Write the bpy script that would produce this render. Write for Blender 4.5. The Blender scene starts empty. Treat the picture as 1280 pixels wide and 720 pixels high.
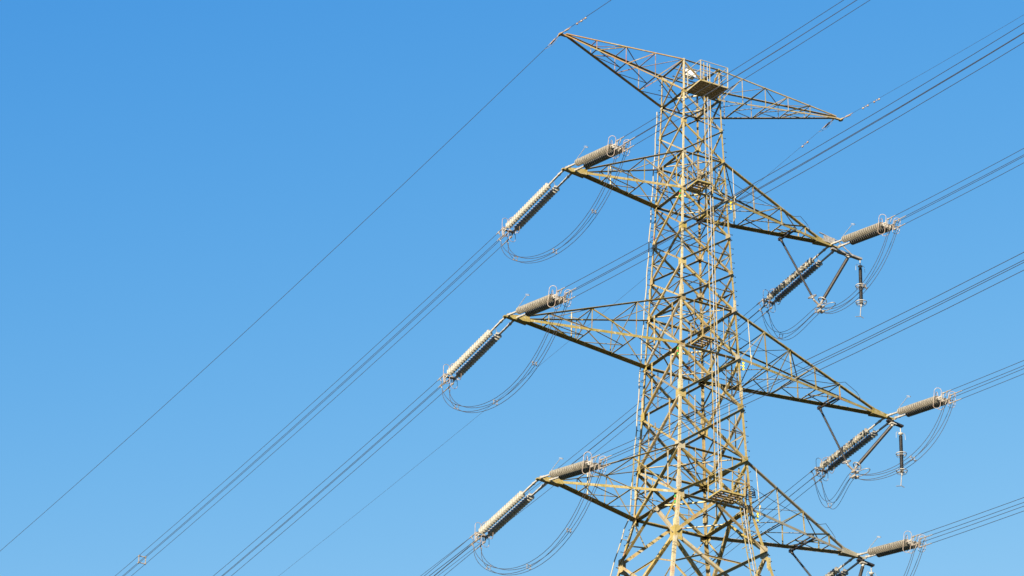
import bpy, math, random
from mathutils import Vector, noise
R = math.radians
SC = bpy.context.scene
COL = SC.collection

# ------------------------------------------------------------------ camera
YAW, PITCH, ROLL = -0.0558128, 0.4678719, 0.0210552
fw = Vector((math.sin(YAW)*math.cos(PITCH), math.cos(YAW)*math.cos(PITCH), math.sin(PITCH)))
rt = Vector((math.cos(YAW), -math.sin(YAW), 0)); up = rt.cross(fw)
r2 = rt*math.cos(ROLL)+up*math.sin(ROLL); u2 = -rt*math.sin(ROLL)+up*math.cos(ROLL)
cam_d = bpy.data.cameras.new('camera'); cam = bpy.data.objects.new('camera', cam_d); COL.objects.link(cam)
from mathutils import Matrix
cam.matrix_world = Matrix(((r2.x, u2.x, -fw.x, 0), (r2.y, u2.y, -fw.y, -153.2405), (r2.z, u2.z, -fw.z, 1.6), (0, 0, 0, 1)))
cam_d.sensor_width = 36; cam_d.lens = 4500.0/1280*36
cam_d.clip_start = 0.5; cam_d.clip_end = 20000
SC.camera = cam

# tower axes: A along the crossarms (to the right), B along the line (away from the camera)
TH = 0.5555586
A = Vector((math.cos(TH), math.sin(TH), 0)); B = Vector((-math.sin(TH), math.cos(TH), 0)); Z = Vector((0, 0, 1))

# ------------------------------------------------------------------ light
SUN_EL, SUN_AL = R(13.0), R(36.0)          # elevation; angle from -A towards -B
sd = (-A*math.cos(SUN_AL)-B*math.sin(SUN_AL))*math.cos(SUN_EL)+Z*math.sin(SUN_EL)
sun_d = bpy.data.lights.new('sun', 'SUN'); sun_d.energy = 5.0; sun_d.angle = R(0.5); sun_d.color = (1.0, 0.88, 0.68)
sun = bpy.data.objects.new('sun', sun_d); COL.objects.link(sun)
sun.rotation_euler = sd.to_track_quat('Z', 'Y').to_euler(); sun.location = (-60, -60, 120)
W = bpy.data.worlds.new('World'); SC.world = W; W.use_nodes = True
nt = W.node_tree; bg = nt.nodes['Background']
sky = nt.nodes.new('ShaderNodeTexSky'); sky.sky_type = 'NISHITA'; sky.sun_disc = False
sky.sun_elevation = SUN_EL; sky.sun_rotation = math.atan2(sd.x, sd.y)
sky.altitude = 0; sky.air_density = 1.0; sky.dust_density = 0.3; sky.ozone_density = 2.5
SKY_R, SKY_G, SKY_B = (0.560, 2.78), (0.905, 1.26), (2.5144, 0.406)
# camera-like tone response of the clear sky: each channel gets its own gain and contrast
sep = nt.nodes.new('ShaderNodeSeparateColor'); cmb = nt.nodes.new('ShaderNodeCombineColor'); nt.links.new(sky.outputs[0], sep.inputs[0])
for ch, gain, p_, hi in ((0, SKY_R[0], SKY_R[1], 1.6), (1, SKY_G[0], SKY_G[1], 3.2), (2, SKY_B[0], SKY_B[1], 4.8)):
    pw = nt.nodes.new('ShaderNodeMath'); pw.operation = 'POWER'; pw.inputs[1].default_value = p_; nt.links.new(sep.outputs[ch], pw.inputs[0])
    ml = nt.nodes.new('ShaderNodeMath'); ml.operation = 'MULTIPLY'; ml.inputs[1].default_value = gain; nt.links.new(pw.outputs[0], ml.inputs[0])
    mn = nt.nodes.new('ShaderNodeMath'); mn.operation = 'MINIMUM'; mn.inputs[1].default_value = hi; nt.links.new(ml.outputs[0], mn.inputs[0])
    nt.links.new(mn.outputs[0], cmb.inputs[ch])
nt.links.new(cmb.outputs[0], bg.inputs[0]); bg.inputs[1].default_value = 0.07
SC.view_settings.view_transform = 'Standard'; SC.view_settings.look = 'None'
SC.view_settings.exposure = 1.48; SC.view_settings.gamma = 1.0

# ------------------------------------------------------------------ materials
def mat(name, rough=0.6, metal=0.0):
    m = bpy.data.materials.new(name); m.use_nodes = True
    p = m.node_tree.nodes['Principled BSDF']
    p.inputs['Roughness'].default_value = rough; p.inputs['Metallic'].default_value = metal
    return m, m.node_tree, p
def ramp(t, src, stops):
    r = t.nodes.new('ShaderNodeValToRGB'); e = r.color_ramp.elements
    while len(e) < len(stops): e.new(0.5)
    for q, (pos, c) in zip(e, stops): q.position = pos; q.color = (*c, 1)
    t.links.new(src, r.inputs[0]); return r.outputs[0]
def nz(t, scale, detail=4, rough=0.6, stretch=None):
    tc = t.nodes.new('ShaderNodeTexCoord'); n = t.nodes.new('ShaderNodeTexNoise')
    n.inputs['Scale'].default_value = scale; n.inputs['Detail'].default_value = detail; n.inputs['Roughness'].default_value = rough
    if stretch:
        mp = t.nodes.new('ShaderNodeMapping'); mp.inputs['Scale'].default_value = stretch
        t.links.new(tc.outputs['Object'], mp.inputs[0]); t.links.new(mp.outputs[0], n.inputs['Vector'])
    else: t.links.new(tc.outputs['Object'], n.inputs['Vector'])
    return n.outputs['Fac']
def mix(t, f, a, b, mode='MIX'):
    m = t.nodes.new('ShaderNodeMix'); m.data_type = 'RGBA'; m.blend_type = mode
    for s, i in ((f, 0), (a, 6), (b, 7)):
        if hasattr(s, 'links'): t.links.new(s, m.inputs[i])
        elif i == 0: m.inputs[0].default_value = s
        else: m.inputs[i].default_value = (*s, 1)
    return m.outputs[2]
def paint(name, base, pale, lichen, rust, rust_lo, rust_hi, lich_lo=0.5):
    m, t, p = mat(name, 0.62)
    c = mix(t, ramp(t, nz(t, 1.3, 5), [(0.38, (0, 0, 0)), (0.66, (1, 1, 1))]), base, pale)
    c = mix(t, ramp(t, nz(t, 2.6, 6, 0.7), [(lich_lo, (0, 0, 0)), (lich_lo+0.14, (1, 1, 1))]), c, lichen)
    c = mix(t, ramp(t, nz(t, 0.9, 5, 0.65, (1, 1, 1.6)), [(rust_lo, (0, 0, 0)), (rust_hi, (1, 1, 1))]), c, rust)
    d = ramp(t, nz(t, 14, 4, 0.7), [(0.3, (0.62, 0.58, 0.5)), (0.58, (1, 1, 1))])
    c = mix(t, 1.0, c, d, 'MULTIPLY')
    oi = t.nodes.new('ShaderNodeObjectInfo')
    ml = t.nodes.new('ShaderNodeMath'); ml.operation = 'MULTIPLY'; ml.inputs[1].default_value = 7.31; t.links.new(oi.outputs['Random'], ml.inputs[0])
    fr_ = t.nodes.new('ShaderNodeMath'); fr_.operation = 'FRACT'; t.links.new(ml.outputs[0], fr_.inputs[0])
    c = mix(t, ramp(t, fr_.outputs[0], [(0.0, (0.75, 0.75, 0.75)), (0.18, (0.5, 0.5, 0.5)), (0.3, (0, 0, 0))]), c, (0.27, 0.255, 0.215))     # bars gone to grey zinc
    c = mix(t, ramp(t, fr_.outputs[0], [(0.62, (0, 0, 0)), (0.9, (0.55, 0.55, 0.55))]), c, lichen)                                          # bars yellow with lichen
    c = mix(t, ramp(t, nz(t, 6.0, 5, 0.75, (1, 1, 0.25)), [(0.60, (0, 0, 0)), (0.68, (0.75, 0.75, 0.75))]), c, (0.20, 0.085, 0.035))         # rust runs
    c = mix(t, 1.0, c, ramp(t, oi.outputs['Random'], [(0.0, (0.55, 0.51, 0.45)), (0.3, (0.85, 0.83, 0.79)), (0.7, (0.95, 0.95, 0.95)), (1.0, (1.0, 0.99, 0.97))]), 'MULTIPLY')
    c = mix(t, ramp(t, nz(t, 3.7, 5, 0.7), [(0.56, (0, 0, 0)), (0.66, (0.8, 0.8, 0.8))]), c, (0.30, 0.29, 0.26))
    t.links.new(c, p.inputs['Base Color'])
    b = t.nodes.new('ShaderNodeBump'); b.inputs['Strength'].default_value = 0.25; b.inputs['Distance'].default_value = 0.01
    t.links.new(nz(t, 40, 3), b.inputs['Height']); t.links.new(b.outputs[0], p.inputs['Normal'])
    return m
M = {}
M['steel'] = paint('weathered_tower_paint', (0.316, 0.232, 0.096), (0.385, 0.316, 0.168), (0.248, 0.19, 0.029), (0.275, 0.112, 0.052), 0.61, 0.70, 0.50)
M['arm'] = paint('lichened_crossarm_paint', (0.248, 0.19, 0.062), (0.33, 0.259, 0.11), (0.193, 0.154, 0.019), (0.262, 0.105, 0.045), 0.62, 0.70, 0.47)
M['rusty'] = paint('rusting_top_arm_paint', (0.33, 0.227, 0.11), (0.344, 0.262, 0.138), (0.234, 0.179, 0.042), (0.32, 0.118, 0.058), 0.43, 0.56, 0.58)
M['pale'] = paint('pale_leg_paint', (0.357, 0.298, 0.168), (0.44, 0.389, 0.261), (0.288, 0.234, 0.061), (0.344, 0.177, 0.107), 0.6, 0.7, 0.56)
def galv(name, a, b, rough=0.45, metal=0.5):
    m, t, p = mat(name, rough, metal)
    t.links.new(ramp(t, nz(t, 9, 4), [(0.35, a), (0.65, b)]), p.inputs['Base Color']); return m
M['fit'] = galv('dull_live_end_fittings', (0.158, 0.131, 0.105), (0.273, 0.247, 0.22), 0.55, 0.0)
M['dull'] = galv('dull_grey_fittings', (0.16, 0.15, 0.14), (0.30, 0.28, 0.26), 0.5, 0.1)
M['galv'] = galv('galvanised_fitting_steel', (0.253, 0.231, 0.204), (0.363, 0.347, 0.319), 0.55, 0.0)
M['horn'] = galv('corroded_horn_steel', (0.214, 0.131, 0.095), (0.369, 0.321, 0.274), 0.55, 0.2)
M['ladder'] = galv('ladder_aluminium', (0.192, 0.192, 0.192), (0.282, 0.275, 0.269), 0.45, 0.3)
M['wire'] = galv('weathered_conductor_aluminium', (0.035, 0.037, 0.045), (0.06, 0.062, 0.07), 0.6, 0.3)
M['jumper'] = galv('jumper_conductor_aluminium', (0.03, 0.029, 0.029), (0.075, 0.066, 0.06), 0.5, 0.3)
M['dark'] = galv('dark_stay_rod', (0.015, 0.013, 0.013), (0.037, 0.03, 0.025), 0.5, 0.1)
M['black'] = galv('black_polymer', (0.008, 0.008, 0.01), (0.02, 0.02, 0.022), 0.45, 0.0)
M['porcelain'] = galv('grey_cream_porcelain', (0.221, 0.213, 0.184), (0.309, 0.294, 0.258), 0.3, 0.0)
M['porcelain_grey'] = galv('grimy_shaded_porcelain', (0.15, 0.14, 0.115), (0.235, 0.22, 0.185), 0.35, 0.0)  # grime tone for front strings; paints shade onto the right rear strings
M['underside_shade'] = galv('shaded_ribbed_underside', (0.07, 0.06, 0.05), (0.13, 0.115, 0.095), 0.5, 0.0)  # shade under the discs, painted as a darker colour on their ribbed side
M['white'] = galv('white_cabinet_paint', (0.624, 0.616, 0.584), (0.672, 0.664, 0.64), 0.5, 0.0)
M['green'] = galv('green_plate', (0.02, 0.22, 0.03), (0.03, 0.30, 0.05), 0.4, 0)
M['red'] = galv('red_plate', (0.45, 0.04, 0.02), (0.5, 0.06, 0.03), 0.4, 0)
M['yellow'] = galv('yellow_plate', (0.7, 0.5, 0.02), (0.8, 0.6, 0.03), 0.4, 0)
M['deck'] = galv('platform_deck_boards', (0.192, 0.136, 0.072), (0.304, 0.224, 0.136), 0.8, 0)
m, t, p = mat('hill_grass', 0.95)
g = mix(t, ramp(t, nz(t, 0.05, 8, 0.7), [(0.35, (0, 0, 0)), (0.65, (1, 1, 1))]), (0.02, 0.034, 0.011), (0.042, 0.045, 0.018))
t.links.new(mix(t, ramp(t, nz(t, 2.5, 6, 0.7), [(0.4, (0, 0, 0)), (0.62, (1, 1, 1))]), g, (0.028, 0.042, 0.013)), p.inputs['Base Color'])
M['grass'] = m

CAMDIR = (Vector((0, -153.24, 1.6))-Vector((0, 0, 78))).normalized()
# ------------------------------------------------------------------ mesh helpers
class MB:
    def __init__(s): s.v = []; s.f = []; s.sm = []; s.dk = set()
    def add(s, vs, fs, smooth=False):
        o = len(s.v); s.v += [tuple(v) for v in vs]; s.f += [tuple(i+o for i in f) for f in fs]; s.sm += [smooth]*len(fs)
    def prism(s, ring0, ring1):
        n = len(ring0)
        s.add(list(ring0)+list(ring1), [(i, (i+1) % n, n+(i+1) % n, n+i) for i in range(n)]+[tuple(range(n-1, -1, -1)), tuple(range(n, 2*n))])
    def box(s, c, ex, ey, ez):          # centre, half extents as vectors
        q = [c+sx*ex+sy*ey+sz*ez for sz in (-1, 1) for sx, sy in ((-1, -1), (1, -1), (1, 1), (-1, 1))]
        s.prism(q[:4], q[4:])
    def bar(s, p0, p1, w, h, upv=Z):
        d = (p1-p0).normalized(); x = d.cross(upv)
        if x.length < 1e-3: x = d.cross(A)
        x.normalize(); y = x.cross(d)
        r = [x*a*w/2+y*b*h/2 for a, b in ((-1, -1), (1, -1), (1, 1), (-1, 1))]
        s.prism([p0+q for q in r], [p1+q for q in r])
    def angle(s, p0, p1, n, w, t=0.012, e=1, o=1, w2=None):
        """L section. Face flange lies across n; the outstanding flange rises along n*o from edge e."""
        d = (p1-p0).normalized(); n = (n-d*n.dot(d)).normalized(); v = n.cross(d)*e; w2 = w2 or w
        m_ = n*o
        prof = [v*(w/2), v*(w/2)+m_*w2, v*(w/2-t)+m_*w2, v*(w/2-t)+m_*t, v*(-w/2)+m_*t, v*(-w/2)]
        s.prism([p0+q for q in prof], [p1+q for q in prof])
    def member(s, p0, p1, n, w, t=0.012, dark=False, w2=None):
        """L section with its outstanding flange along the lower edge: dark = flange standing up from the viewed face on its sunward edge, so it shades that face"""
        if n.dot(CAMDIR) < 0: n = -n
        d = (p1-p0).normalized(); n = (n-d*n.dot(d)).normalized(); v = n.cross(d)
        e = -1 if (v.z > 0.02 or (abs(v.z) <= 0.02 and v.dot(A) < 0)) else 1
        if dark: s.angle(p0, p1, n, w, t, 1 if v.dot(sd) > 0 else -1, 1, w2 or w*1.5)
        else: s.angle(p0, p1, n, w*.92, t, e, -1, w2 or w*1.1)
    def tube(s, pts, r, n=6, closed=False, caps=True):
        rings = []; N = len(pts); prev = None
        for i, p_ in enumerate(pts):
            if closed: d = pts[(i+1) % N]-pts[i-1]
            else: d = pts[min(i+1, N-1)]-pts[max(i-1, 0)]
            d = d.normalized()
            if prev is None:
                x = d.cross(Z)
                if x.length < 1e-2: x = d.cross(A)
            else: x = prev-d*prev.dot(d)
            x = x.normalized(); prev = x; y = d.cross(x)
            rr = r[i] if isinstance(r, (list, tuple)) else r
            rings.append([p_+(x*math.cos(2*math.pi*k/n)+y*math.sin(2*math.pi*k/n))*rr for k in range(n)])
        vs = [q for g_ in rings for q in g_]; fs = []
        for i in range(N if closed else N-1):
            j = (i+1) % N
            for k in range(n): fs.append((i*n+k, i*n+(k+1) % n, j*n+(k+1) % n, j*n+k))
        s.add(vs, fs, True)
        if caps and not closed: s.add(rings[0], [tuple(range(n-1, -1, -1))]); s.add(rings[-1], [tuple(range(n))])
    def lathe(s, o, d, prof, n=14, dark=None):     # prof: (distance along d, radius)
        d = d.normalized(); x = d.cross(Z)
        if x.length < 1e-2: x = d.cross(A)
        x.normalize(); y = d.cross(x); vs = []; fs = []
        for a, r in prof:
            for k in range(n):
                q = 2*math.pi*k/n; vs.append(o+d*a+(x*math.cos(q)+y*math.sin(q))*r)
        for i in range(len(prof)-1):
            for k in range(n): fs.append((i*n+k, i*n+(k+1) % n, (i+1)*n+(k+1) % n, (i+1)*n+k))
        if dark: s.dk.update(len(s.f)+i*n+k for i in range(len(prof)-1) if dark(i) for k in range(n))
        s.add(vs, fs, True)
        s.add(vs[:n], [tuple(range(n-1, -1, -1))]); s.add(vs[-n:], [tuple(range(n))])
    def build(s, name, m, parent=None):
        org = Vector((0, 0, 0)); q = parent
        while q: org = org+q.location; q = q.parent
        me = bpy.data.meshes.new(name)
        me.from_pydata([tuple(Vector(v)-org) for v in s.v], [], s.f); me.update()
        for poly, f in zip(me.polygons, s.sm): poly.use_smooth = f
        me.materials.append(m)
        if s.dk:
            me.materials.append(M['underside_shade'])
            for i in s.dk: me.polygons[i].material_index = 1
        ob = bpy.data.objects.new(name, me); COL.objects.link(ob); ob.parent = parent
        return ob
def thing(name, loc, label, cat, group=None):
    o = bpy.data.objects.new(name, None); COL.objects.link(o); o.location = loc; o.empty_display_size = 0.2
    o['label'] = label; o['category'] = cat
    if group: o['group'] = group
    return o
def P(a, b, z): return A*a+B*b+Z*z
def lerp(a, b, t): return a+(b-a)*t

# ------------------------------------------------------------------ ground (one sheet, the pylon's hill)
def hill(x, y):
    r = math.hypot(x, y-40)
    h = 44.0*max(0.0, 1-max(0.0, (r-60)/135.0)) if r < 195 else 0.0
    q = max(0.0, min(1.0, (195-r)/135.0)); h = 45.2*q*q*(3-2*q)
    far = max(0.0, min(1.0, (math.hypot(x, y)-600)/1500)); near = min(1.0, math.hypot(x, y+153)/30.0)
    return h+near*(1.2*noise.noise(Vector((x, y, 0))*0.03)-0.4)+far*25*(noise.noise(Vector((x, y, 3))*0.0016)+0.2)
g = MB(); N = 120
def gx(i): u = 2*i/N-1; return math.copysign(abs(u)**2.6*5000+abs(u)*260, u)
vs = [Vector((gx(i), gx(j), hill(gx(i), gx(j)))) for j in range(N+1) for i in range(N+1)]
g.add(vs, [(j*(N+1)+i, j*(N+1)+i+1, (j+1)*(N+1)+i+1, (j+1)*(N+1)+i) for j in range(N) for i in range(N)], True)
gr = g.build('ground', M['grass']); gr['kind'] = 'structure'

# ------------------------------------------------------------------ tower body
LV = [('T', 90.917, 1.034), ('S', 89.154, 1.061), ('5', 87.452, 1.112), ('4', 85.72, 1.178), ('3', 83.613, 1.265), ('2', 81.58, 1.343),
      ('1', 79.605, 1.428), ('M', 77.616, 1.525), ('m', 75.106, 1.634), ('a', 72.526, 1.735), ('B', 69.82, 1.868), ('b', 67.323, 2.0)]
ZL = {n: z for n, z, w in LV}; WL = {n: w for n, z, w in LV}
ZB = 44.9
def wid(z):
    if z <= ZL['b']: return 2.0+(ZL['b']-z)*0.2055
    for (n0, z0, w0), (n1, z1, w1) in zip(LV, LV[1:]):
        if z1 <= z <= z0: return lerp(w1, w0, (z-z1)/(z0-z1))
    return LV[0][2]
LEGS = {'N': (-1, -1), 'R': (1, -1), 'L': (-1, 1), 'F': (1, 1)}
def J(leg, z): w = wid(z); return P(LEGS[leg][0]*w, LEGS[leg][1]*w, z)
FACES = [('N', 'R', -B), ('L', 'N', -A), ('F', 'L', B), ('R', 'F', A)]
pylon = thing('lattice_pylon', (0, 0, ZB), 'tall cream and ochre painted steel lattice pylon with eight pointed crossarms', 'pylon')
rnd = random.Random(7)
def legw(z): return 0.072 if z > ZL['3'] else 0.088 if z > ZL['m'] else 0.112 if z > ZL['b'] else 0.15
for k, (sa, sb) in LEGS.items():
    mb = MB(); zs = [ZL['T']+0.06]+[z for _, z, _ in LV[1:]]+[60, 52, ZB-0.3]
    for z1, z0 in zip(zs, zs[1:]):
        w_ = legw((z0+z1)/2); p0, p1 = J(k, z0), J(k, z1); t_ = 0.018
        ix, iy = A*(-sa), B*(-sb)
        prof = [Vector((0, 0, 0)), ix*w_, ix*w_+iy*t_, ix*t_+iy*t_, ix*t_+iy*w_, iy*w_]
        mb.prism([p0+q for q in prof], [p1+q for q in prof])
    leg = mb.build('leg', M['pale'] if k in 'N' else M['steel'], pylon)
    if k in 'LR':
        mb = MB(); z = 62.0
        while z < ZL['T']:
            q = J(k, z); s_ = 1 if int(z/0.38) % 2 else -1
            dirn = (A*sa if s_ > 0 else B*sb); mb.tube([q+dirn*0.0, q+dirn*0.13], 0.012, 5); mb.tube([q+dirn*0.125, q+dirn*0.15], 0.026, 6)
            z += 0.38
        sb_ = mb.build('step_bolts', M['black'], leg); sb_['kind'] = 'stuff'
# X bracing, one diagonal outside the legs and one inside
def brace(mb, p0, p1, n, w, off, dark=False): mb.member(p0+n*off, p1+n*off, n, w, 0.012, dark)
names = [n for n, _, _ in LV]
for i, (n1, n0) in enumerate(zip(names, names[1:])):
    z1, z0 = ZL[n1], ZL[n0]; w_ = [0.065, 0.065, 0.065, 0.075, 0.08, 0.085, 0.085, 0.095, 0.105, 0.11, 0.115][i]
    for fi, (a, b, n) in enumerate(FACES):
        mb = MB(); brace(mb, J(a, z0+.03), J(b, z1-.03), n, w_, 0.006, fi in (0, 3)); mb.build('diagonal_brace', M['steel'], pylon)
        mb = MB(); brace(mb, J(a, z1-.03), J(b, z0+.03), n, w_, -0.03, fi == 2); mb.build('diagonal_brace', M['steel'], pylon)
    if i >= 3:
        for a, b, n in FACES:
            mb = MB(); zm = (z0+z1)/2; mb.angle(J(a, zm)-n*0.07, J(b, zm)-n*0.07, Z, 0.065, 0.01, 1, 1, 0.02); mb.build('mid_strut', M['steel'], pylon)
            mb = MB(); zm = (z0+z1)/2; A0, B0, A1, B1 = J(a, z0), J(b, z0), J(a, z1), J(b, z1)
            w0, w1 = wid(z0), wid(z1); tc = w1/(w0+w1); C_ = lerp(A1, B0, tc)
            s_ = 0.045 if i < 6 else 0.055
            q = -0.055
            for (lo, hi, oth_hi, oth_lo) in ((A0, A1, B1, B0), (B0, B1, A1, A0)):
                mb = MB(); mleg = lerp(lo, hi, 0.5)
                mb.member(mleg+n*q, lerp(lo, oth_hi, 0.26)+n*q, n, s_, 0.008, i % 2 == 0)
                mb.member(mleg+n*q, lerp(hi, oth_lo, 0.26)+n*q, n, s_, 0.008, True)
                if i in (3, 7, 10, 8, 9):
                    d1 = lerp(lo, oth_hi, 0.26); top = Vector((d1.x, d1.y, z1)); mb.angle(d1+n*q, top+n*q, n, s_*0.9, 0.008, 1, 1)
                mb.build('secondary_brace', M['steel'], pylon)
    # gusset plates at the joints of this level
    g_ = 0.18 if i < 4 else 0.25 if i < 8 else 0.32
    for k, (sa, sb) in LEGS.items():
        mb = MB(); c = J(k, z0)
        mb.box(c-A*sa*g_*0.5+B*sb*0.02, A*g_*0.5, B*0.005, Z*g_*0.62)
        mb.box(c-B*sb*g_*0.5+A*sa*0.02, B*g_*0.5, A*0.005, Z*g_*0.62)
        mb.build('gusset_plate', M['steel'], pylon)
# horizontals: flat flange downward, seen dark from beneath
for nm in ('T', 'S', '4', '3', 'M', 'm', 'B', 'b'):
    z = ZL[nm]; w_ = {'T': 0.07, 'S': 0.09, '4': 0.10, '3': 0.12, 'M': 0.12, 'm': 0.14, 'B': 0.13, 'b': 0.16}[nm]
    for a, b, n in FACES:
        mb = MB(); w_ *= 1.6; mb.angle(J(a, z)-n*w_/2, J(b, z)-n*w_/2, Z, w_, 0.014, 1, 1, w_*0.2); w_ /= 1.6; mb.build('horizontal_strut', M['arm'], pylon)
for nm in ('S', '3', 'm', 'b'):
    z = ZL[nm]; mid = {(a, b): (J(a, z)+J(b, z))/2 for a, b, n in FACES}; ks = list(mid)
    for i in range(4):
        mb = MB(); mb.angle(mid[ks[i]]+Z*0.03, mid[ks[(i+1) % 4]]+Z*0.03, (mid[ks[i]]+mid[ks[(i+1) % 4]]-2*Z*z).normalized(), 0.07, 0.01, 1, -1)
        mb.build('plan_brace', M['pale'], pylon)
for nm in ('5', '1', 'a', 'M', 'B', '4'):
    z = ZL[nm]
    for a, b in (('N', 'F'), ('L', 'R')):
        if nm in ('5', '1', 'a') : continue
        mb = MB(); mb.angle(J(a, z)+Z*(0.05 if a == 'N' else 0.12), J(b, z)+Z*(0.05 if a == 'N' else 0.12), Z, 0.06, 0.01, 1, 1); mb.build('plan_brace', M['steel'], pylon)
# lower body: K frame under the bottom arms, then X panels to the ground
ZC = 65.15
for a, b, n in FACES:
    m_ = (J(a, ZL['b'])+J(b, ZL['b']))/2
    for k, e in ((a, 1), (b, -1)):
        mb = MB(); mb.angle(m_-n*0.04, J(k, ZC)-n*0.01, n, 0.15, 0.014, e, 1); mb.build('knee_brace', M['steel'], pylon)
        mb = MB(); q = lerp(m_, J(k, ZC), 0.5); mb.angle(J(k, ZL['b'])-n*0.05, q-n*0.05, n, 0.06, 0.01, e, 1)
        mb.angle(q-n*0.05, lerp(J(k, ZL['b']), J(k, ZC), 0.55)-n*0.05, n, 0.05, 0.01, e, 1); mb.build('secondary_brace', M['steel'], pylon)
zz = [ZC, 61.4, 56.8, 51.2, ZB]
for z1, z0 in zip(zz, zz[1:]):
    for fi, (a, b, n) in enumerate(FACES):
        mb = MB(); brace(mb, J(a, z0), J(b, z1), n, 0.14, 0.006, fi in (0, 3)); mb.build('lower_brace', M['steel'], pylon)
        mb = MB(); brace(mb, J(a, z1), J(b, z0), n, 0.14, -0.04, fi == 2); mb.build('lower_brace', M['steel'], pylon)
        q = -0.08
        for (lo, hi, oh, ol) in ((J(a, z0), J(a, z1), J(b, z1), J(b, z0)), (J(b, z0), J(b, z1), J(a, z1), J(a, z0))):
            mb = MB(); ml = lerp(lo, hi, 0.56)
            for e_ in (lerp(lo, oh, 0.27), lerp(hi, ol, 0.24)): mb.angle(ml+n*q, e_+n*q, n, 0.07, 0.01, 1, 1)
            mb.build('lower_secondary_brace', M['steel'], pylon)
        mb = MB(); mb.angle(lerp(J(a, z1), J(b, z0), 0.24)+n*q, lerp(J(b, z1), J(a, z0), 0.24)+n*q, n, 0.07, 0.01, 1, 1)
        mb.build('lower_strut', M['steel'], pylon)
for k, (sa, sb) in LEGS.items():
    for z in (ZC-0.05,):
        mb = MB(); c = J(k, z)
        mb.box(c-A*sa*0.17+B*sb*0.025, A*0.2, B*0.006, Z*0.34); mb.box(c-B*sb*0.17+A*sa*0.025, B*0.2, A*0.006, Z*0.34)
        mb.build('gusset_plate', M['steel'], pylon)
    mb = MB(); c = J(k, ZB); mb.box(Vector((c.x, c.y, ZB-0.2)), A*0.55, B*0.55, Z*0.6); mb.build('footing', M['galv'], pylon)
    for z in {'N': (83.9, 78.0, 72.95, 67.9, 65.6), 'R': (83.95, 77.9, 73.3, 68.0, 64.6), 'L': (84.0, 79.0, 73.3, 68.7), 'F': (79.5, 73.3, 68.3)}[k]:
        mb = MB(); c = J(k, z); w_ = legw(z)+0.05
        mb.box(c-A*sa*w_*0.42+B*sb*0.016, A*w_*0.5, B*0.012, Z*0.28); mb.box(c-B*sb*w_*0.42+A*sa*0.016, B*w_*0.5, A*0.012, Z*0.28)
        for dz in (-0.2, -0.07, 0.07, 0.2):
            mb.lathe(c-A*sa*w_*0.42+B*sb*0.028+Z*dz, B*sb, [(0, 0.02), (0.02, 0.02)], 6)
        mb.build('splice_plate', M['pale'], pylon)
# pale earthing lead clipped beside the left leg
pts = [P(-wid(z)-0.2-(0.1 if z < ZL['b'] else 0), wid(z)+0.02, z) for z in [88.9-0.5*i for i in range(88)]]
mb = MB(); mb.tube([p_+Vector((0.02*math.sin(i*1.7), 0, 0)) for i, p_ in enumerate(pts)], 0.028, 6)
for i in range(1, 88, 4): mb.bar(pts[i], J('L', pts[i].z), 0.03, 0.02)
mb.build('earthing_lead', M['pale'], pylon)

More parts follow.
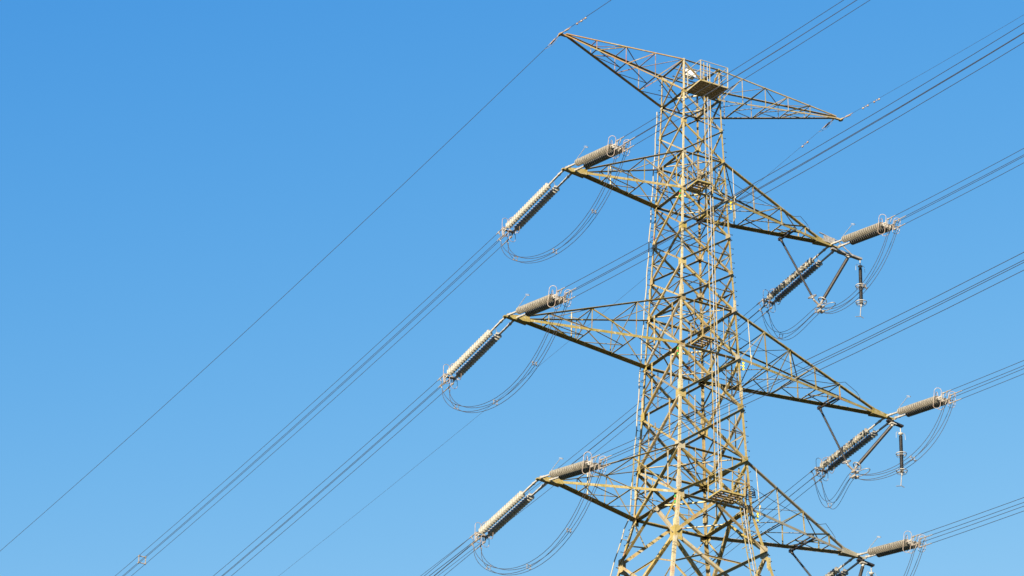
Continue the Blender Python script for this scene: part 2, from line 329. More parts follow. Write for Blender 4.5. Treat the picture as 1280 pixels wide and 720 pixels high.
# ------------------------------------------------------------------ crossarms
def crossarm(side, a_tip, z_tip, hi, lo, fr, kind, mt, label):
    s = side; plate = 1.0 if kind != 'earth' else 0.3
    ac = s*(a_tip-plate)
    body = {'un': P(s*WL[hi], -WL[hi], ZL[hi]), 'uf': P(s*WL[hi], WL[hi], ZL[hi]), 'ln': P(s*WL[lo], -WL[lo], ZL[lo]), 'lf': P(s*WL[lo], WL[lo], ZL[lo])}
    h = 0.17 if kind != 'earth' else 0.05
    zo = 0.12 if kind != 'earth' else 0.04
    con = {'un': P(ac, -h, z_tip+zo+.06), 'uf': P(ac, h, z_tip+zo+.06), 'ln': P(ac, -h, z_tip-.02), 'lf': P(ac, h, z_tip-.02)}
    mb = MB(); tw = 0.075 if kind != 'earth' else 0.055; lw = 0.125 if kind != 'earth' else 0.065
    for k in body:
        d = (con[k]-body[k]).normalized(); out = (-B if k[1] == 'n' else B)
        if k == 'un' and kind == 'earth': mb.member(body[k], con[k], out, 0.055, 0.012, False, 0.05)
        elif k == 'un' and s > 0: mb.member(body[k], con[k], out, 0.06, 0.014, False, 0.16)
        elif k[0] == 'u':   # flat flange underneath, upstand on the inner side
            mb.angle(body[k]-out*tw/2, con[k], Z, (0.19 if s < 0 else 0.15) if kind != 'earth' else 0.16, 0.014, (1 if s > 0 else -1)*(1 if k[1] == 'f' else -1), 1, 0.015)
        else:             # outer vertical flange, horizontal flange at its foot
            mb.angle(body[k]+Z*0.03, con[k]+Z*0.02, out, lw*(1 if k[1] == 'n' else .7), 0.014, 1 if (s > 0) == (k[1] == 'n') else -1, -1, lw*(1.2 if k[1] == 'n' else 2.0))
    # tapering tip box
    if kind != 'earth':
        e0 = s*(a_tip-plate-0.12); e1 = s*(a_tip-0.05)
        for sb in (-1, 1):
            q = [P(e0, sb*(h+.045), z_tip-.10), P(e1, sb*0.06, z_tip-.08), P(e1, sb*0.06, z_tip+.09), P(ac, sb*(h+.02), z_tip+.20), P(e0, sb*(h+.045), z_tip+.24)]
            mb.prism(q, [v-B*sb*0.02 for v in q])
        q = [P(e0, -h, z_tip-.085), P(e0, h, z_tip-.085), P(e1, .05, z_tip-.075), P(e1, -.05, z_tip-.075)]
        mb.prism(q, [v+Z*0.015 for v in q])
        for da in ((0.0, 0.48) if s < 0 else (0.22, -0.26)):
            for sb in (-1, 1): mb.box(P(s*a_tip+(-s)*0+(da if s < 0 else -da), sb*0.11, z_tip), A*0.02, B*0.07, Z*0.08)
        mb.box(P(s*(a_tip-0.15), 0, z_tip-0.03), A*0.3, B*0.09, Z*0.03)
    else:
        mb.box(P(s*(a_tip-0.12), 0, z_tip-0.01), A*0.2, B*0.06, Z*0.04)
        mb.box(P(s*a_tip, 0, z_tip), A*0.05, B*0.14, Z*0.035)
    arm = mb.build('crossarm', mt, pylon); arm['label'] = label
    def nd(k, f): return lerp(body[k], con[k], f)
    def web(p0, p1, n, w=0.05, e=1, o=-1):
        mb = MB(); flat = abs(n.z) > .9
        if flat: mb.angle(p0, p1, Z, w*1.2, 0.009, e, 1, w*.3)
        else: mb.member(p0, p1, n, w, 0.009, o == 1)
        mb.build('web_brace', mt, arm)
    fs = [0.0]+fr
    ww = 0.05 if kind != 'earth' else 0.042
    for fc, out in (('n', -B), ('f', B)):
        for i, f in enumerate(fr):
            u_, l_ = nd('u'+fc, f), nd('l'+fc, f)
            web(Vector((l_.x, l_.y, l_.z))-out*0.015, u_-out*0.015, out, ww)
            if kind == 'earth' and s < 0:
                web(nd('u'+fc, fs[i])-out*.03, nd('l'+fc, f)-out*.03, out, ww, 1, -1)
            else:
                web(nd('u'+fc, f)-out*.03, nd('l'+fc, fs[i])-out*.03, out, ww, -1, 1 if fc == 'f' or (i+len(fr)) % 2 else -1)
    for i, f in enumerate(fr):                      # bottom face: K bracing between struts; top face: struts and one diagonal
        a_, b_ = nd('ln', f), nd('lf', f); mid = lerp(nd('ln', fs[i]), nd('lf', fs[i]), 0.5)
        web(a_+Z*.02, b_+Z*.02, Z, ww+.01, 1, 1)
        web(a_+Z*.04, mid+Z*.04, Z, ww, 1, 1); web(b_+Z*.05, mid+Z*.05, Z, ww, -1, 1)
        web(nd('un', f)-Z*.02, nd('uf', f)-Z*.02, Z, ww, 1, -1)
        web(nd('uf' if i % 2 else 'un', fs[i])-Z*.03, nd('un' if i % 2 else 'uf', f)-Z*.03, Z, ww*0.85, 1, -1)
        if kind == 'long' and i < 2:                # extra struts inside the long arms
            web(lerp(nd('un', f), nd('lf', f), 0.0), nd('lf', fs[i+1])+Z*.03, Z, ww*.8, 1, 1)
    return arm, nd
TIPS = {'UL': (-7.03, 83.58), 'UR': (8.23, 83.58), 'ML': (-10.0, 75.03), 'MR': (11.26, 75.03), 'BL': (-8.13, 67.32), 'BR': (9.31, 67.32), 'EL': (-7.37, 90.90), 'ER': (8.86, 90.90)}
ARM = {}
for k, hi, lo, fr, kind, mt, lb in (
    ('EL', 'T', 'S', [.24, .49, .74], 'earth', 'rusty', 'rust streaked slender top crossarm pointing left'),
    ('ER', 'T', 'S', [.19, .385, .58, .77], 'earth', 'steel', 'slender ochre top crossarm pointing right'),
    ('UL', '4', '3', [.39, .76], 'short', 'arm', 'upper left crossarm with a pointed tip'),
    ('UR', '4', '3', [.30, .60, .86], 'short', 'arm', 'upper right crossarm with an outrigger beam'),
    ('ML', 'M', 'm', [.29, .58, .86], 'long', 'arm', 'long middle left crossarm'),
    ('MR', 'M', 'm', [.205, .386, .565, .745], 'long', 'arm', 'long middle right crossarm with an outrigger beam'),
    ('BL', 'B', 'b', [.385, .75], 'short', 'arm', 'lowest left crossarm'),
    ('BR', 'B', 'b', [.30, .57, .84], 'short', 'arm', 'lowest right crossarm with an outrigger beam')):
    a_, z_ = TIPS[k]; ARM[k] = crossarm(-1 if a_ < 0 else 1, abs(a_), z_, hi, lo, fr, kind, M[mt], lb)
for k in ('UL', 'ML', 'BL'):                       # light hangers and the short crossed pegs on the left arms
    arm, nd = ARM[k]
    q = nd('uf', 0.62)+Z*0.12; mb = MB(); mb.tube([q-Z*1.0, q+Z*0.28], 0.035, 6); mb.tube([q+Z*0.02-A*0.15, q+Z*0.02+A*0.55], 0.018, 5)
    mb.lathe(q+Z*0.02+A*0.55, A, [(0, .035), (.05, .035)], 8); mb.build('peg_post', M['pale'], arm)
for k in ('UR', 'MR', 'BR'):
    arm, nd = ARM[k]; a_, z_ = TIPS[k]
    q = nd('un', 0.085); mb = MB(); mb.tube([q-Z*0.02, nd('ln', 0.085)-Z*(0.8 if k == 'UR' else 0.1)], 0.02, 6); mb.lathe(nd('ln', 0.085)+Z*0.3, Z, [(0, .04), (.12, .04)], 8)
    mb.build('hanger_rod', M['pale'], arm)
    # safety line looping out along the arm to the upper chord
    mb = MB(); p0 = P(WL['4' if k == 'UR' else 'M' if k == 'MR' else 'B'], -wid(z_+1.2), z_+1.25); p3 = nd('un', 0.74)+Z*0.05
    pts = [lerp(p0, p3, t_/14)-Z*0.12*math.sin(math.pi*t_/14) for t_ in range(15)]
    e = nd('un', 0.87)+Z*0.12; pts += [p3+A*0.35+Z*0.12, e+Z*0.1, e+A*0.18-Z*0.12, e+A*0.1-Z*0.28]
    mb.tube(pts, 0.013, 5); mb.build('safety_line', M['dark'], arm)
    # outrigger beam beyond the tip
    mb = MB(); mb.bar(P(a_-0.15, 0, z_-0.17), P(a_+1.62 if k == 'UR' else a_+0.75, 0, z_-0.30), 0.20, 0.09)
    mb.bar(P(a_+0.3, 0.1, z_-0.22), P(a_+0.95 if k == 'UR' else a_+0.5, 0.1, z_-0.26), 0.09, 0.06)
    if k == 'UR':
        mb.bar(P(a_-.75, .12, z_+.62), P(a_+.35, .12, z_+.42), .05, .04); mb.tube([P(a_+.35, .12, z_+.42), P(a_+.8, .1, z_+.1), P(a_+1.2, .05, z_-.2)], 0.03, 6)
        mb.box(P(a_-0.35, -0.14, z_+0.2), A*0.32, B*0.01, Z*0.16)
    mb.build('outrigger_beam', M['dark'] if k != 'UR' else M['dull'], arm)
    # cross strut that the slanting stay rod hangs from
    mb = MB(); f_ = {'UR': 0.73, 'MR': 0.72, 'BR': 0.66}[k]; n_, f2 = nd('ln', f_), nd('lf', f_-0.02)
    mb.bar(n_-Z*0.05-B*0.1, f2-Z*0.08+B*0.15, 0.08, 0.07); mb.box(f2-Z*0.08+B*0.12, A*0.09, B*0.07, Z*0.07); mb.bar(n_-Z*.02+Z*.15, f2+Z*.05, .05, .06)
    mb.build('stay_bracket', M['dark'], arm)

# ------------------------------------------------------------------ platforms, ladders, cabinet, marker plates
def platform(a0, a1, b0, b1, z, rail=1.08, label=None):
    mb = MB(); np_ = max(4, int((b1-b0)/0.19)); pw = (b1-b0)/np_; gap = 0.012 if rail > 1.1 else 0.05
    for i in range(np_): mb.box(P((a0+a1)/2, b0+(i+.5)*pw, z), A*(a1-a0)/2, B*(pw/2-gap), Z*0.012)
    for q_ in (0.2, 0.8): mb.box(P(lerp(a0, a1, q_), (b0+b1)/2, z-0.02), A*0.03, B*(b1-b0)/2, Z*0.012)
    pf = mb.build('platform', M['deck'], pylon)
    if label: pf['label'] = label
    mb = MB(); cs = [P(a0, b0, z), P(a1, b0, z), P(a1, b1, z), P(a0, b1, z)]
    for i in range(4): mb.bar(cs[i]+Z*0.0, cs[(i+1) % 4]+Z*0.0, 0.045, 0.075)
    n = max(1, round((a1-a0)/0.6))
    for i in range(1, n): mb.bar(lerp(cs[0], cs[1], i/n)-Z*.04, lerp(cs[3], cs[2], i/n)-Z*.04, 0.05, 0.05)
    mb.build('deck_frame', M['steel'], pf)
    mb = MB()
    for c_ in cs: mb.bar(c_, c_+Z*rail, 0.042, 0.042, A)
    for h_ in (rail, rail*0.55):
        for i in (0, 1, 3): mb.bar(cs[i]+Z*h_, cs[(i+1) % 4]+Z*h_, 0.03, 0.03)
    for i in range(1, n): q = lerp(cs[0], cs[1], i/n); mb.bar(q, q+Z*rail*.55, 0.03, 0.03, A)
    mb.build('guard_rail', M['steel'], pf)
    return pf
def fz(z): return -wid(z)
platform(-0.84, 0.70, fz(ZL['S'])-1.22, fz(ZL['S'])-0.02, ZL['S']+0.02, 1.12, 'large plank platform at the tower head')
platform(-WL['3']+0.24, -WL['3']+0.96, fz(ZL['3'])-1.0, fz(ZL['3'])-0.06, ZL['3']+0.02)
platform(-WL['m']+0.52, -WL['m']+1.15, fz(ZL['m'])-1.15, fz(ZL['m'])-0.1, ZL['m']+0.02)
platform(-WL['b']+1.55, -WL['b']+2.85, fz(ZL['b'])-1.19, fz(ZL['b'])-0.1, ZL['b']+0.02)
def ladder(pfn, z0, z1, w=0.34, rail=True):
    mb = MB(); n = int((z1-z0)/0.30)
    zs = [z0+(z1-z0)*i/8 for i in range(9)]
    for s in (-1, 1):
        for za, zb in zip(zs, zs[1:]): mb.bar(pfn(za)+A*s*w/2, pfn(zb)+A*s*w/2, 0.038, 0.03, B)
    for i in range(n): q = pfn(z0+(i+.5)*(z1-z0)/n); mb.tube([q-A*w/2, q+A*w/2], 0.011, 5)
    for i in range(0, n, 6): q = pfn(z0+(i+.5)*(z1-z0)/n); mb.bar(q-A*w/2, q-A*w/2+B*0.33, 0.03, 0.03); mb.bar(q+A*w/2, q+A*w/2+B*0.33, 0.03, 0.03)
    ld = mb.build('ladder', M['steel'], pylon)
    mb = MB(); mb.tube([pfn(z)-B*0.05 for z in zs], 0.024, 8); mb.build('fall_arrest_rail', M['ladder'], ld)
ladder(lambda z: P(0.0+(z-67)*0.003, -wid(z)-0.34, z), ZL['b']+0.3, ZL['T']-0.1)
ladder(lambda z: P(1.33-(z-63.84)*0.04, -wid(z)-0.34, z), ZB, ZL['b']+0.9)
mb = MB(); c = P(-0.10, -0.05, 90.83); mb.box(c, A*0.26, B*0.15, Z*0.19); mb.box(c+Z*0.18, A*0.25, B*0.17, Z*0.015)
cb = mb.build('cabinet', M['white'], pylon)
mb = MB(); mb.box(c-B*0.155, A*0.19, B*0.006, Z*0.13); mb.build('cabinet_door', M['white'], cb)
mb = MB()
for s in (-1, 1):
    for h_ in (-0.22, 0.24): mb.bar(P(-0.95, s*0.2-0.05, 90.80+h_), P(0.95, s*0.2-0.05, 90.80+h_), 0.05, 0.04)
for a__ in (-0.6, 0.55):
    mb.bar(P(a__, -0.95, 90.55), P(a__, 0.95, 90.55), 0.05, 0.05); mb.bar(P(a__, -0.25, 90.5), P(a__, -0.25, 91.05), 0.04, 0.04, A)
mb.build('cabinet_frame', M['ladder'], pylon)
for z in (83.35, 74.75, 67.0):
    mb = MB(); q = J('N', z)-A*0.02-B*0.0; mb.box(q-A*0.02+B*0.16, A*0.006, B*0.045, Z*0.2); pl = mb.build('phase_plate', M['green'], pylon); pl['label'] = 'small green and red phase marker plate'
    mb = MB(); mb.box(q-A*0.03+B*0.16, A*0.005, B*0.047, Z*0.05); mb.build('red_band', M['red'], pl)
    mb = MB(); q = J('R', z-0.0)+A*0.16-B*0.03
    mb.box(q+B*.004, A*0.012, B*0.006, Z*0.21)
    for dz in (-.16, 0, .16): mb.box(q+Z*dz, A*0.05, B*0.006, Z*0.045)
    mb.bar(q-A*0.16, q, 0.02, 0.02); pl = mb.build('phase_plate', M['yellow'], pylon); pl['label'] = 'small yellow marker plate on the right leg'
# coiled anti-climb / sign ring by the right leg under the lowest arm
mb = MB()
for i in range(3):
    c = J('R', 68.05+0.12*i); mb.tube([c+A*(0.26*math.cos(q_))+B*(0.1+0.26*math.sin(q_))+Z*(0.05*math.sin(3*q_)) for q_ in [2*math.pi*j/14 for j in range(14)]], 0.022, 5, closed=True)
mb.build('anti_climb_wire', M['black'], pylon)

# ------------------------------------------------------------------ tension insulator sets
G = {'bUL': (-0.08349, -0.21544, -0.06751, -0.14594, 0.00062), 'bUR': (-0.10428, -0.20517, -0.06342, -0.14807, 0.00076), 'bML': (-0.08013, -0.21998, -0.06773, -0.14374, 0.00076), 'bMR': (-0.11837, -0.20163, -0.0539, -0.16114, 0.0007), 'bBL': (-0.07263, -0.19939, -0.06566, -0.14562, 0.00071), 'bBR': (-0.11, -0.20, -0.0576, -0.156, 0.0007), 'bEL': (-0.0576, -0.13, -0.06144, -0.12773, 0.00047), 'bER': (-0.0576, -0.13, -0.06227, -0.12599, 0.00034), 'fUL': (0.04399, -0.24081, 0.03093, -0.15779, 0.00079), 'fUR': (0.04242, -0.23261, 0.03339, -0.14925, 0.00077), 'fML': (0.05333, -0.24122, 0.02785, -0.15955, 0.00071), 'fMR': (0.076, -0.22114, 0.02626, -0.15785, 0.00073), 'fBL': (0.05177, -0.24074, 0.02642, -0.1591, 0.00072), 'fBR': (0.08633, -0.23418, 0.02611, -0.15578, 0.00074), 'fEL': (0.01745, -0.144, 0.01564, -0.14639, 0.0007), 'fER': (0.01745, -0.144, 0.01864, -0.14214, 0.00071)}
def hdir(sg, ph): return (B*math.cos(ph)+A*math.sin(ph))*sg
def sdir(key): sg = 1 if key[0] == 'b' else -1; return (hdir(sg, G[key][0])+Z*G[key][1]).normalized()
UNIT = 0.180
def discs(o, d, n, r=0.172):
    prof = [(-0.07, .03)]
    for i in range(n):
        x = i*UNIT
        prof += [(x, .045), (x+.045, .055), (x+.055, .08), (x+.078, r*.86), (x+.094, r), (x+.106, r*.98), (x+.098, r*.82), (x+.114, r*.76), (x+.098, r*.56), (x+.112, r*.5), (x+.09, .04), (x+.17, .03)]
    return prof
ARMNAME = {'UL': 'upper left', 'UR': 'upper right', 'ML': 'long middle left', 'MR': 'long middle right', 'BL': 'lowest left', 'BR': 'lowest right'}
ends = {}
def racetrack(c, x, y, rx, ry, n=22):
    out = []
    for i in range(n):
        q = 2*math.pi*i/n; cx, sy = math.cos(q), math.sin(q)
        out.append(c+x*rx*cx+y*((ry-rx)*(1 if sy > 0 else -1)+rx*sy))
    return out
def tension_set(key):
    k = key[1:]; a_, z_ = TIPS[k]; far = key[0] == 'b'; d = sdir(key); T = P(a_, 0, z_)
    offs = (0.0, 0.48) if a_ < 0 else (-0.22, 0.26)
    lab = ('pale twin insulator strings running down left from the %s crossarm tip' if far else 'grey twin insulator strings rising right from the %s crossarm tip') % ARMNAME[k]
    root = thing('insulator_set', T, lab, 'insulator', 'twin tension insulator strings on the crossarm tips')
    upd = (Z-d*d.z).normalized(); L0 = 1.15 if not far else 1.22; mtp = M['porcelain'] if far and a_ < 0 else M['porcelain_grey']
    nd_ = 20; L1 = L0+nd_*UNIT
    for si, o in enumerate(offs):
        S = T+A*o+(B*0.12 if far else -B*0.12)
        mb = MB(); mb.tube([S, S+d*0.18], 0.05, 8); mb.bar(S+d*0.12, S+d*(L0-0.3), 0.08, 0.07, upd); mb.bar(S+d*0.3, S+d*0.42, 0.11, 0.09, upd); mb.tube([S+d*(L0-0.36), S+d*(L0-0.05)], 0.05, 8)
        mb.build('link_rod', M['galv'], root)
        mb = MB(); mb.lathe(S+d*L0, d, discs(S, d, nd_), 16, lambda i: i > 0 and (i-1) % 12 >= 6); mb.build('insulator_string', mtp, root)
        # tower-end arcing horn: rod with a loop
        if si == 0:
            mb = MB(); c0 = S+d*(L0-0.05)
            if far:
                mb.tube([c0, c0+A*0.12+upd*0.2, c0+A*0.3+upd*0.22+d*0.05, c0+A*0.46+d*0.2+upd*0.02], 0.014, 5)
            else:
                e_ = c0+d*0.75+upd*0.62; mb.tube([c0, c0+upd*0.22+d*0.02, c0+upd*0.32+d*0.2, e_], 0.014, 5)
                mb.tube([e_+d*0.10*(1-math.cos(q_))+A*0.10*math.sin(q_) for q_ in [2*math.pi*j/12 for j in range(11)]], 0.013, 5)
            mb.build('arcing_horn', M['galv'], root)
        # live-end fittings
        E = S+d*L1
        mb = MB(); mb.tube([E-d*.02, E+d*0.16], 0.045, 8); mb.lathe(E+d*0.0, d, [(0, .07), (.07, .075), (.09, .04)], 10)
        mb.box(E+d*0.24, d*0.12, A*0.014, upd*0.09); mb.build('socket_clevis', M['galv'], root)
        mb = MB(); off = A*(0.07 if si else -0.07)
        mb.tube(racetrack(E+d*(0.1+0.35*si)+off, A if far else (A*0.75+d*0.5).normalized(), upd if not far else Z, 0.17, 0.50 if si == 0 else 0.40), 0.0125, 6, closed=True)
        mb.bar(E+d*0.12, E+d*(0.1+0.35*si)+off+A*(0.1 if si else -0.1), 0.03, 0.03)
        mb.build('corona_ring', M['horn'], root)
        mb = MB(); sgn = 1 if si == 0 else -1
        mb.tube([E+d*0.1, E-d*0.05+upd*sgn*0.30, E-d*0.22+upd*sgn*0.40+A*0.06*sgn, E-d*0.42+upd*sgn*0.36+A*0.12*sgn, E-d*0.5+upd*sgn*0.24+A*.16*sgn], 0.016, 5); mb.build('arcing_horn', M['horn'], root)
    C0 = T+A*(offs[0]+offs[1])/2+(B*0.12 if far else -B*0.12)+d*(L1+0.30)
    mb = MB(); mb.box(C0, A*0.30, d*0.05, upd*0.015)
    for s in (-1, 1):
        q = C0+A*s*0.22; mb.prism([q-A*.01+d*-.04+upd*.06, q-A*.01-d*.04-upd*.06, q-A*.01+d*.10-upd*.24, q-A*.01+d*.10+upd*.24], [q+A*.01+d*-.04+upd*.06, q+A*.01-d*.04-upd*.06, q+A*.01+d*.10-upd*.24, q+A*.01+d*.10+upd*.24])
    mb.build('yoke_plate', M['fit'], root)
    # compression dead-end clamps, one per subconductor
    sg = 1 if far else -1; wd = (hdir(sg, G[key][2])+Z*G[key][3]).normalized(); res = []
    for sa in (-1, 1):
        for sz in (1, -1):
            q0 = C0+A*sa*0.21+upd*sz*0.20+d*0.08; Lc = (0.75 if sa < 0 else 1.05)*(1 if not far else 0.85)
            q1 = q0+wd*Lc
            mb = MB(); mb.lathe(q0, wd, [(0, .03), (.05, .05), (.12, .05), (.16, .026), (Lc-.05, .024), (Lc, .016)], 8)
            mb.tube([q0+wd*0.42, q0+wd*0.40-upd*0.10-wd*0.0, q0+wd*0.33-upd*0.2], 0.024, 6)
            if sz < 0: mb.tube([q0+wd*0.1, q0+wd*0.1+upd*0.4], 0.018, 6)
            mb.lathe(q0+wd*0.38, wd, [(0, .038), (.09, .038)], 8)
            mb.build('dead_end_clamp', M['fit'], root); res.append((q1-wd*0.04, q0+wd*0.33-upd*0.2))
    ends[key] = res
    return root
for k in ('UL', 'ML', 'BL', 'UR', 'MR', 'BR'):
    for s in 'bf': tension_set(s+k)

# ------------------------------------------------------------------ conductors
def quad_spacer(c, wd, upd, name, root, h=0.2, m=None):
    k_ = h/0.2; mb = MB(); w = A; q = [c+w*sa*h+upd*sz*h for sa, sz in ((-1, -1), (1, -1), (1, 1), (-1, 1))]
    for i in range(4): mb.bar(lerp(q[i], q[(i+1) % 4], .04), lerp(q[i], q[(i+1) % 4], .96), 0.045*k_, 0.035*k_, wd)
    for v in q: mb.tube([v-wd*0.06, v+wd*0.06], 0.045*k_, 8)
    mb.build(name, m or M['galv'], root)
for key in [s+k for k in ('UL', 'ML', 'BL', 'UR', 'MR', 'BR') for s in 'bf']:
    k = key[1:]; sg = 1 if key[0] == 'b' else -1; h = hdir(sg, G[key][2]); s0, c2 = G[key][3], G[key][4]
    where = 'running away down left' if sg > 0 else 'rising overhead to the right'
    st = sum((q[0] for q in ends[key]), Vector((0, 0, 0)))/4
    root = thing('conductor_bundle', st, 'bundle of four dark wires %s from the %s crossarm' % (where, ARMNAME[k]), 'power line', 'quad conductor bundles strung from the pylon')
    for q0, _ in ends[key]:
        ts = [0, .5, 1, 2, 4]+[8+6*i for i in range(38)]
        mb = MB(); mb.tube([q0+h*t_+Z*(s0*t_+c2*t_*t_) for t_ in ts], 0.0125, 6); mb.build('conductor', M['wire'], root)
    sp = [36.4+55*i for i in range(3)] if key == 'bUL' else [62+55*i for i in range(3)]
    for t_ in sp: quad_spacer(st+h*t_+Z*(s0*t_+c2*t_*t_), (h+Z*(s0+2*c2*t_)).normalized(), Z, 'spacer', root, 0.2, M['fit'])
# jumpers
def bez(p, t): return p[0]*(1-t)**3+p[1]*3*t*(1-t)**2+p[2]*3*t*t*(1-t)+p[3]*t**3
order = [(-1, 1), (-1, -1), (1, 1), (1, -1)]
def jumper_wire(segs, root, r=0.0125):
    pts = []
    for sgm in segs: pts += [bez(sgm, i/24) for i in range(0 if not pts else 1, 25)]
    mb = MB(); mb.tube(pts, r, 6); mb.build('jumper_wire', M['jumper'], root)
clampJ = {'UR': (7.39, 79.92), 'MR': (9.15, 71.54), 'BR': (7.2+1.33, 63.75)}
for k in ('UL', 'ML', 'BL', 'UR', 'MR', 'BR'):
    eb = [q[1] for q in ends['b'+k]]; ef = [q[1] for q in ends['f'+k]]
    mb_ = sum(eb, Vector((0, 0, 0)))/4; mf_ = sum(ef, Vector((0, 0, 0)))/4
    root = thing('jumper_loop', lerp(mb_, mf_, .5), ('slack four wire jumper loop hanging free under the %s crossarm' if k[1] == 'L' else 'four wire jumper loop tied below the %s crossarm by two stay rods') % ARMNAME[k], 'jumper cable', 'jumper loops under the crossarm tips')
    spc = []
    for i, (sa, sz) in enumerate(order):
        o = A*sa*0.17+Z*sz*0.16
        if k[1] == 'L':
            o1 = A*sa*0.09+Z*sz*0.11; pts = [eb[i], mb_+o1+B*0.4-Z*1.75, mf_+A*sa*.09+Z*sz*.08+B*3.6-Z*5.15, ef[i]]
            jumper_wire([pts], root)
        else:
            Jc = P(clampJ[k][0], 0, clampJ[k][1])+A*sa*0.10+Z*sz*0.13
            jumper_wire([[eb[i], mb_+A*sa*.16+Z*sz*.2-B*1.0-Z*3.7, Jc+B*1.0+Z*0.3, Jc], [Jc, Jc-B*0.85-Z*0.85, mf_+A*sa*.1+Z*sz*.1+B*1.75-Z*3.0, ef[i]]], root)
    if k[1] == 'L': cs = [[mb_, mb_+B*0.4-Z*1.75, mf_+B*3.6-Z*5.15, mf_], [.26, .56, .80]]
    else: cs = [[mb_, mb_-B*1.0-Z*3.7, P(*[clampJ[k][0], 0, clampJ[k][1]])+B*1.0+Z*0.3, P(clampJ[k][0], 0, clampJ[k][1])], [.32, .9]]
    for t_ in cs[1]:
        c = bez(cs[0], t_); tg = (bez(cs[0], t_+.01)-c).normalized(); quad_spacer(c, tg, (Z-tg*tg.z).normalized(), 'spacer', root, 0.085, M['fit'])
    if k[1] == 'R':
        cs = [P(clampJ[k][0], 0, clampJ[k][1]), None, None, mf_]; cs[1] = cs[0]-B*.85-Z*.85; cs[2] = mf_+B*1.75-Z*3.0
        c = bez(cs, .62); tg = (bez(cs, .63)-c).normalized(); quad_spacer(c, tg, (Z-tg*tg.z).normalized(), 'spacer', root, 0.095, M['fit'])

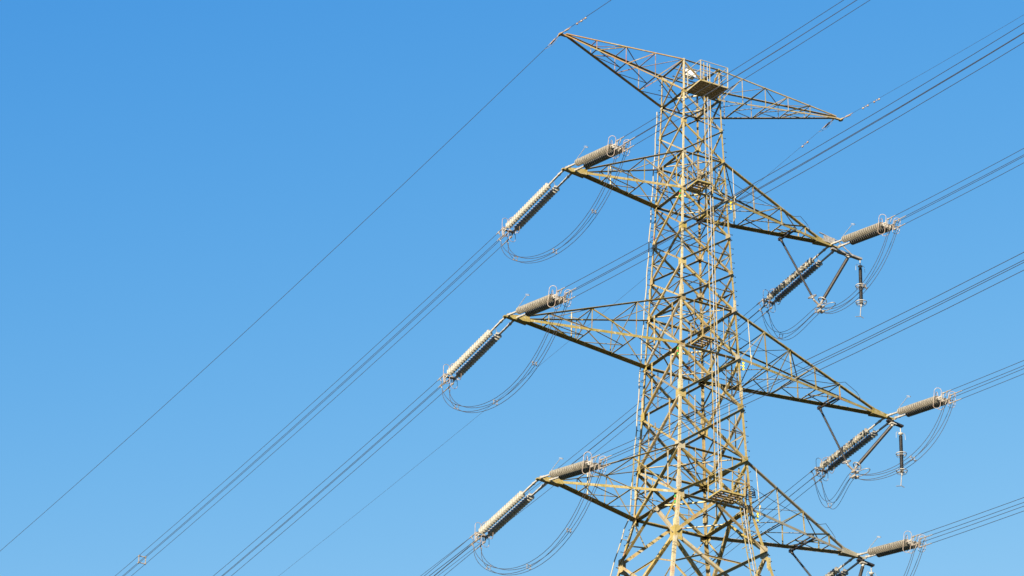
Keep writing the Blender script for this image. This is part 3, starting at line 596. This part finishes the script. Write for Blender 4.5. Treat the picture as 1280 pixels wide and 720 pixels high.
# ------------------------------------------------------------------ stay rods and arresters under the right arms
def ring(mb, c, r, rr=0.022, n=20): mb.tube([c+A*r*math.cos(2*math.pi*i/n)+B*r*math.sin(2*math.pi*i/n) for i in range(n)], rr, 6, closed=True)
for k in ('UR', 'MR', 'BR'):
    a_, z_ = TIPS[k]; Jc = P(clampJ[k][0], 0, clampJ[k][1]+0.22); arm, nd = ARM[k]
    f_ = {'UR': 0.73, 'MR': 0.72, 'BR': 0.66}[k]; br = lerp(nd('ln', f_), nd('lf', f_-0.02), 1.05)-Z*0.14
    outer = P(a_+(0.88 if k == 'UR' else 0.18), 0, z_-0.32)
    for nm, top, desc, th_ in (('in', br, 'slender dark stay rod hanging from midway along the %s crossarm', 0.062), ('out', outer, 'thicker brown stay rod hanging from the tip of the %s crossarm', 0.088)):
        bot = Jc-A*(0.42 if nm == 'in' else -0.05)+Z*(0.22 if nm == 'in' else 0.16); d = (bot-top).normalized()
        root = thing('stay_rod', top, desc % ARMNAME[k], 'insulator rod', 'stay rods holding the jumpers under the right crossarms')
        mb = MB(); n = int((bot-top).length/0.075)-4; prof = [(0.10, .02)]
        for i in range(n): x = 0.16+i*0.075; prof += [(x, th_*0.62), (x+.02, th_), (x+.035, th_), (x+.05, th_*.62)]
        mb.lathe(top, d, prof, 10); mb.build('rod', M['dark'], root)
        mb = MB(); mb.lathe(top, d, [(-.08, .03), (0, .07), (.12, .07), (.16, .04)], 8)
        if nm == 'out': mb.box(top+A*0.0+Z*0.03, A*0.16, B*0.12, Z*0.035)
        mb.build('top_cap', M['galv'] if nm == 'out' else M['dark'], root)
        mb = MB(); mb.lathe(bot, -d, [(-.1, .035), (0, .06), (.12, .06), (.14, .03)], 8)
        x = d.cross(B).normalized(); mb.tube([bot-d*0.12+(x*math.cos(q_)+B*math.sin(q_))*0.21 for q_ in [2*math.pi*j/18 for j in range(18)]], 0.026, 6, closed=True)
        mb.bar(bot-d*.12-x*.2, bot-d*.12+x*.2, .025, .025); mb.build('grading_ring', M['dull'], root)
    # clamp holding the jumper
    root = thing('jumper_clamp', Jc, 'steel clamp gripping the jumper wires below the %s crossarm' % ARMNAME[k], 'clamp', 'jumper clamps at the foot of the stay rods')
    mb = MB(); mb.bar(Jc-A*0.42+Z*0.18, Jc-A*0.12-Z*0.02, 0.06, 0.08); mb.bar(Jc-A*0.12-Z*0.02, Jc+A*0.12+Z*0.14, 0.06, 0.08); mb.build('yoke', M['fit'], root)
    mb = MB()
    for sz in (-.35, -.09):
        for sa in (-.1, .1): mb.lathe(Jc+A*sa+Z*sz-B*.16, B, [(0, .03), (.06, .07), (.26, .07), (.32, .03)], 8)
        mb.box(Jc+Z*sz, A*.12, B*.05, Z*.03)
    mb.bar(Jc-Z*0.4, Jc-Z*0.0, .04, .04, A); mb.build('clamp_body', M['fit'], root)
    mb = MB(); mb.tube([Jc-Z*.24-B*.4+A*.15+(A*0.22*math.cos(q_)-B*0.55*math.sin(q_)) for q_ in [2*math.pi*j/18 for j in range(18)]], 0.02, 6, closed=True)
    mb.build('corona_ring', M['ladder'], root)
    # hanging arrester
    top = P(a_+1.55 if k == 'UR' else a_+0.62, 0, z_-0.36)
    root = thing('surge_arrester', top, 'black hanging surge arrester with two rings beyond the %s crossarm' % ARMNAME[k], 'surge arrester', 'surge arresters hanging from the outrigger beams')
    mb = MB(); mb.tube([top, top-Z*0.34], 0.025, 6); mb.lathe(top-Z*.28, -Z, [(0, .04), (.04, .12), (.09, .12), (.14, .05)], 10)
    for s in (-1, 1): mb.tube([top-Z*0.33, top-Z*0.28+A*s*.2, top-Z*0.38+A*s*.26, top-Z*0.62+A*s*.27], .01, 5)
    mb.build('hanger', M['galv'], root)
    prof = [(0, .04)]
    for i in range(40): x = .02+i*.049; prof += [(x, .062), (x+.015, .092), (x+.022, .092), (x+.035, .062)]
    prof += [(2.02, .04)]
    mb = MB(); mb.lathe(top-Z*0.44, -Z, prof, 12); mb.build('arrester_body', M['black'], root)
    for zz_, r_ in ((1.42, .255), (2.32, .265)):
        mb = MB(); c = top-Z*zz_; ring(mb, c, r_); ring(mb, c-Z*.1, r_*.9, .012)
        for q_ in (0.3, 2.4, 4.5): mb.tube([c+A*r_*math.cos(q_)+B*r_*math.sin(q_), c-Z*.1], .012, 5)
        mb.build('grading_ring', M['galv'], root)
    c = top-Z*2.5; mb = MB(); mb.lathe(c+Z*.06, -Z, [(0, .06), (.1, .06), (.14, .03)], 8); mb.tube([c, c-Z*.2-A*.04, c-Z*.62-A*.08], .024, 6)
    mb.tube([c-Z*.62-A*.08, c-Z*.70-A*.36], .02, 5); mb.tube([c-Z*.60-A*.08, c-Z*.66+A*.12], .02, 5); mb.build('bottom_terminal', M['ladder'], root)

# ------------------------------------------------------------------ earth wires on the top arm
for key, lb in (('bEL', 'single thin earth wire running down left from the rusty left tip of the top crossarm'), ('fEL', 'single thin earth wire rising right from the rusty left tip of the top crossarm'),
                ('bER', 'faint earth wire with dampers dropping behind the tower from the right top tip'), ('fER', 'faint earth wire with dampers rising right from the right top tip')):
    a_, z_ = TIPS[key[1:]]; sg = 1 if key[0] == 'b' else -1; h = hdir(sg, G[key][2]); s0, c2 = G[key][3], G[key][4]
    T = P(a_, 0, z_)+h*0.12+(-A*0.35 if key == 'bER' else A*0)
    root = thing('earth_wire', T, lb, 'earth wire', 'earth wires strung from the top crossarm')
    f = lambda t_: T+h*t_+Z*(s0*t_+c2*t_*t_)
    ts = [0, 1, 2, 4]+[8+6*i for i in range(38)]
    mb = MB(); mb.tube([f(t_) for t_ in ts], 0.0135 if key[1:] == 'EL' else 0.0070, 6); mb.build('wire', M['wire'] if key[1:] == 'EL' else M['jumper'], root)
    mb = MB(); d = (f(1)-f(0)).normalized(); mb.lathe(f(0)-d*.1, d, [(0, .02), (.06, .04), (.2, .04), (.25, .022), (.9, .022), (1.1, .012)], 8)
    mb.bar(f(0.35), f(0.75)-Z*0.03, .06, .07); mb.build('strain_clamp', M['horn'], root)
    if key[0] == 'b':
        mb = MB(); mb.tube([f(0)+Z*.02, f(.2)-Z*.12, f(.6)-Z*.18, f(1.0)-Z*.1, f(1.25)], .01, 5); mb.build('bonding_loop', M['ladder'], root)
    for t_ in {'fEL': (1.75, 2.15), 'fER': (2.1, 3.1), 'bEL': (), 'bER': (2.4,)}[key]:
        c = f(t_); mb = MB(); mb.tube([c-d*.24-Z*.06, c-Z*.055, c+d*.24-Z*.06], .008, 5); mb.bar(c, c-Z*.07, .03, .03, A)
        for s in (-1, 1): mb.lathe(c+d*s*.14-Z*.06, d*s, [(0, .02), (.03, .045), (.12, .045), (.14, .02)], 8)
        mb.build('vibration_damper', M['horn'], root)
